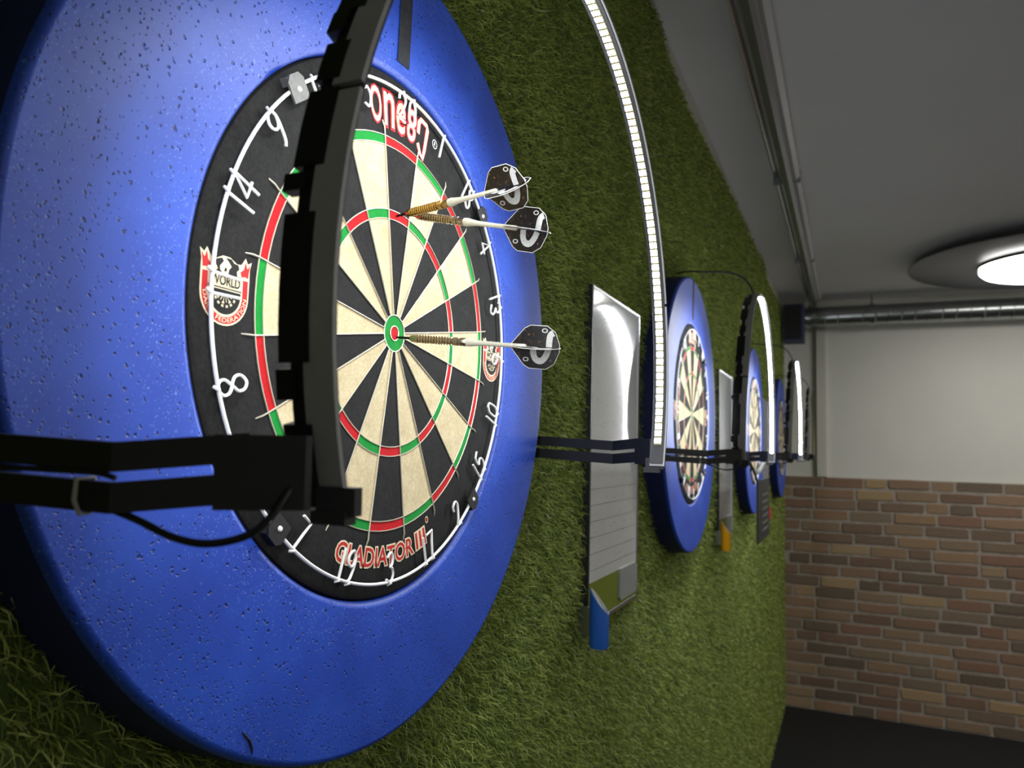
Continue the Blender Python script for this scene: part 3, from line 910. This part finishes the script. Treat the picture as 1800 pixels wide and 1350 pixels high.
BL = ['nearest dartboard with three darts stuck in its cream and black face', 'second dartboard along the grass wall, between two white scoreboards', 'third dartboard along the grass wall, seen through the second light arch', 'farthest dartboard, nearly edge-on near the brick corner']
LL = ['nearest arched black light, its near half crossing in front of the dartboard', 'second lit LED arch along the wall, in front of the second dartboard', 'smaller third lit LED arch, in front of the white back wall', 'unlit black arch farthest away against the white back wall']
CL = ['nearest white scoreboard with an olive footer, above the blue marker cup', 'second white scoreboard, above the yellow marker cup', 'third scoreboard, a thin grey sliver above the red marker cup']
UL = ['blue marker cup with slanted mouth under the nearest scoreboard', 'yellow marker cup with slanted mouth under the second scoreboard', 'small red marker cup under the third scoreboard']
MB().tube([(0.0038, -.1640, -.2830), (0.0042, -.1575, -.2900), (0.0042, -.1545, -.2965), (0.0040, -.1543, -.3000)], [.0005, .0010, .0010, .0005], 6).build('scuff_mark', M['tape'], surs[0], True)
for lst, lab in ((surs, SL), (brds, BL), (lits, LL), (scos, CL), (cups, UL)):
    for k, o in enumerate(lst):
        o.location = (0, k * S, H); o['label'] = lab[k]
lits[0].rotation_euler = (RAD(1.1), 0, 0)

# ---- darts
def make_dart(tip, tail, roll, barrel_mat, label):
    root = empty('dart', tip, label, 'dart', 'darts in the nearest board')
    d = (Vector(tail) - Vector(tip)).normalized()
    q = d.to_track_quat('X', 'Z')
    root.rotation_mode = 'QUATERNION'
    root.rotation_quaternion = q @ Matrix.Rotation(RAD(roll), 4, 'X').to_quaternion()
    MB().lathe([(0.00005, -0.004), (0.0008, 0.0), (0.0011, 0.004), (0.0012, 0.016), (0.00005, 0.016)], 12, 'X').build('point', M['steel_pt'], root, True)
    pr = [(0.00005, 0.0135), (0.0024, 0.0137), (0.0032, 0.0158), (0.0034, 0.0195)]
    x = 0.0200
    while x < 0.0525:
        pr += [(0.0037, x), (0.0037, x + 0.0013), (0.0028, x + 0.0016), (0.0028, x + 0.0023)]; x += 0.0026
    pr += [(0.0036, 0.0545), (0.0036, 0.0588), (0.0030, 0.0592), (0.0030, 0.0602), (0.0036, 0.0606), (0.0035, 0.0655), (0.0029, 0.0665), (0.00005, 0.0665)]
    MB().lathe(pr, 20, 'X').build('barrel', barrel_mat, root, True, 30)
    MB().lathe([(0.00005, 0.0660), (0.0034, 0.0662), (0.0036, 0.0695), (0.0029, 0.0735), (0.0022, 0.0800), (0.0019, 0.1000), (0.0020, 0.1080), (0.0022, 0.1180), (0.0012, 0.1200), (0.00005, 0.1200)], 16, 'X').build('shaft', M['shaft'], root, True, 40)
    prof = [(0.1060, 0.0012), (0.1175, 0.0150), (0.1225, 0.0178), (0.1370, 0.0178), (0.1440, 0.0130), (0.1480, 0.0030), (0.1480, 0.0004), (0.1060, 0.0004)]
    for k in range(4):
        fin = MB(); t = 0.00012; n = len(prof)
        vs = [(x_, -t, h) for x_, h in prof] + [(x_, t, h) for x_, h in prof]
        fs = [tuple(range(n)), tuple(range(n, 2*n))[::-1]] + [(i, n+i, n+(i+1) % n, (i+1) % n) for i in range(n)]
        fo = fin.add(vs, fs).build('flight_fin', M['flight'], root)
        fo.rotation_euler = (RAD(90 * k), 0, 0)
        # white rim
        rim = MB().tube([(x_, 0, h) for x_, h in prof[:7]], 0.00028, 5)
        rim.build('fin_rim', M['flight_edge'], fo)
        # printed snake and small oval mark, both faces
        pm = MB()
        sn = smooth_pts({0: [(0.1390, .0006), (0.1392, .0060), (0.1400, .0105), (0.1425, .0125)],
                         2: [(0.1255, .0006), (0.1262, .0065), (0.1288, .0105), (0.1330, .0110), (0.1365, .0070), (0.1388, .0008)]}.get(k,
                        [(0.1180, .0035), (0.1235, .0062), (0.1275, .0040), (0.1300, .0095), (0.1345, .0115), (0.1395, .0085), (0.1420, .0040)]), 4)
        L, Rr = ribbon(sn, .0052)
        for s_ in (-1, 1):
            y = s_ * (t + .00012); nn = len(sn)
            vs = [(p_.x, y, max(.0004, p_.y)) for p_ in L] + [(p_.x, y, max(.0004, p_.y)) for p_ in Rr]
            fq = [(i, i+1, nn+i+1, nn+i) if s_ < 0 else (nn+i, nn+i+1, i+1, i) for i in range(nn-1)]
            pm.add(vs, fq)
            ov = []; fo_ = []
            cx_, ch = (0.1350, 0.0140) if k != 2 else (0.1195, .0105)
            for i in range(14):
                a = 2*PI*i/14
                for rr in (1.0, .62): ov.append((cx_ + 0.0026*rr*math.cos(a), y, ch + .0019*rr*math.sin(a)))
            for i in range(14):
                j = (i+1) % 14; f_ = (2*i, 2*i+1, 2*j+1, 2*j); fo_.append(f_ if s_ < 0 else f_[::-1])
            pm.add(ov, fo_)
        pm.build('fin_print', M['snake'], fo)
    return root
make_dart((0.0, 0.0043, H - 0.0029), (0.147, 0.0200, H - 0.0155), 12, M['tungsten'], 'dart stuck in the red bullseye, the lowest of the three')
make_dart((0.0, -0.0031, H + 0.1036), (0.1416, -0.0460, H + 0.1016), 38, M['brass'], 'brassy dart tilted upward, the topmost of the three')
make_dart((0.0, 0.0105, H + 0.1092), (0.1435, -0.0040, H + 0.0755), 8, M['tungsten'], 'dart just below the brassy one, its flight over the blue foam edge')

# ================================================================== FAR OBJECTS
# slotted panel on a thin wall rod near the second scoreboard
X = 0.10
pr_ = empty('slotted_panel', (0, 0, H), 'dark slotted panel hanging off the wall below the second light', 'panel')
y0, y1, z0, z1 = 1.945, 2.30, -0.378, -0.180
MB().box((X - .006, y0, z0), (X, y1, z1)).build('panel_plate', M['panel_d'], pr_)
for i in range(6):
    z = z1 - 0.055 - i * 0.023
    MB().box((X - .001, y0 + .12, z), (X + .001, y1 - .06, z + .008)).build('slot', M['panel_s'], pr_)
MB().tube([(X - .003, y0 + .002, z1 - .004), (0.0985, 1.83, -0.145), (0.0985, 1.722, -0.1185)], 0.0035, 8).build('support_rod', M['arm'], pr_, True)
pen = MB().lathe([(0.0001, 0), (0.008, .002), (0.008, .10), (0.0065, .105), (0.0065, .14), (0.0001, .142)], 14, 'X').build('marker_pen', M['white_wire'], None, True, 40)
tag(pen, 'white marker pen lying along the top of the dark slotted panel', 'pen')
pen.location = (X - .003, y0 + .02, H + z1 + .026); pen.rotation_euler = (0, RAD(-14), RAD(88)); pen.scale = (2.2, 1, 1)

# speaker in the corner
sp = empty('wall_speaker', (0.02, DW - 0.30, H + 0.640), 'dark navy box speaker high in the far corner beside the duct', 'speaker')
b = MB(); c = .008
x0, x1, y0, y1, z0, z1 = -0.045, 0.082, -0.05, 0.12, 0.0, 0.243
b.box((x0, y0, z0), (x1, y1, z1)).build('cabinet', M['speaker'], sp)
MB().box((x0 + .012, y0 - .008, z0 + .012), (x1 - .012, y0, z1 - .012)).build('grille', M['blackpl'], sp)
MB().box((x0 - 0.027, .01, .10), (x0, .06, .14)).build('wall_bracket', M['blackpl'], sp)

# spiral duct
DZ, DY, DR = H + 0.823, DW - 0.14, 0.066
du = empty('spiral_duct', (0.1, DY, DZ), 'round galvanised spiral duct running along the top of the back wall', 'duct')
MB().lathe([(DR, 0.0), (DR, 3.6)], 40, 'X').build('duct_tube', M['duct'], du, True)
hx = []
n = int(3.6 / 0.075 * 20)
for i in range(n):
    a = 2*PI*i/20; hx.append((i * 0.075 / 20, (DR + .0005) * math.sin(a), (DR + .0005) * math.cos(a)))
MB().tube(hx, 0.0045, 6).build('spiral_seam', M['duct'], du, True)
for x in (0.02, 0.395, 1.9):
    cl = MB().lathe([(DR + .001, 0), (DR + .009, 0), (DR + .009, .022), (DR + .001, .022)], 40, 'X', (x, 0, 0))
    co = cl.build('clamp_ring', M['duct'], du, True, 40)
    MB().tube([(x + .011, 0, DR), (x + .011, 0, CEIL - DZ)], .004, 8).build('hanger_rod', M['clip_steel'], co, True)

# strip luminaire on the ceiling
st = empty('ceiling_strip_light', (0.165, 2.0, CEIL), 'long grey unlit strip light running along the ceiling above the grass wall', 'light fitting')
def ypr(poly, y0, y1):
    n = len(poly)
    vs = [(x, y0, z) for x, z in poly] + [(x, y1, z) for x, z in poly]
    return MB().add(vs, [tuple(range(n)), tuple(range(n, 2*n))[::-1]] + [(i, n+i, n+(i+1) % n, (i+1) % n) for i in range(n)])
ypr([(-0.030, 0), (-0.030, -0.030), (-0.018, -0.042), (0.030, -0.042), (0.042, -0.028), (0.042, 0)], -2.4, 2.72).build('housing', M['batten'], st)
ypr([(-0.024, -0.038), (-0.016, -0.054), (0.004, -0.058), (0.016, -0.052), (0.020, -0.042)], -2.39, 2.70).build('cover', M['batten_d'], st)
ypr([(-0.050, 0), (-0.050, -0.020), (-0.044, -0.024), (-0.036, -0.020), (-0.036, 0)], -2.4, 2.70).build('side_rail', M['chrome'], st)
for y in (-1.2, 0.35, 1.6):
    MB().box((-0.052, y, -0.046), (0.044, y + .016, 0.0)).build('mounting_clip', M['batten_d'], st)

# round ceiling lamps: one in view, two unseen ones added for fill
def round_lamp(loc, label, glow='lamp_glow'):
    r = empty('round_ceiling_lamp', loc, label, 'lamp', 'round disc ceiling lamps')
    MB().lathe([(0.0001, 0.0), (0.16, 0.0), (0.16, -0.05), (0.0001, -0.05)], 48, 'Z').build('mount', M['batten'], r, True, 40)
    MB().lathe([(0.0001, -0.045), (0.65, -0.045), (0.662, -0.052), (0.662, -0.058), (0.65, -0.062), (0.40, -0.066), (0.0001, -0.066)], 72, 'Z').build('metal_disc', M['lamp_disc'], r, True, 40)
    MB().lathe([(0.335, -0.064), (0.335, -0.090), (0.32, -0.104), (0.22, -0.122), (0.10, -0.130), (0.0001, -0.132)], 64, 'Z').build('glowing_dome', M[glow], r, True, 60)
    MB().lathe([(0.334, -0.064), (0.345, -0.064), (0.345, -0.078), (0.334, -0.078)], 64, 'Z').build('dome_rim', M['chrome'], r, True, 40)
    return r
round_lamp((1.32, 3.92, CEIL), 'round ceiling lamp with glowing dome on a wide metal disc, right edge')
round_lamp((3.1, 2.3, CEIL), 'added round disc fill lamp, out of view over the middle of the throwing area', 'fill_glow')  # added outside the view to brighten the ceiling
round_lamp((2.7, -1.3, CEIL), 'added weaker round disc fill lamp, out of view behind the camera', 'dim_fill_glow')  # added outside the view to light the near arch
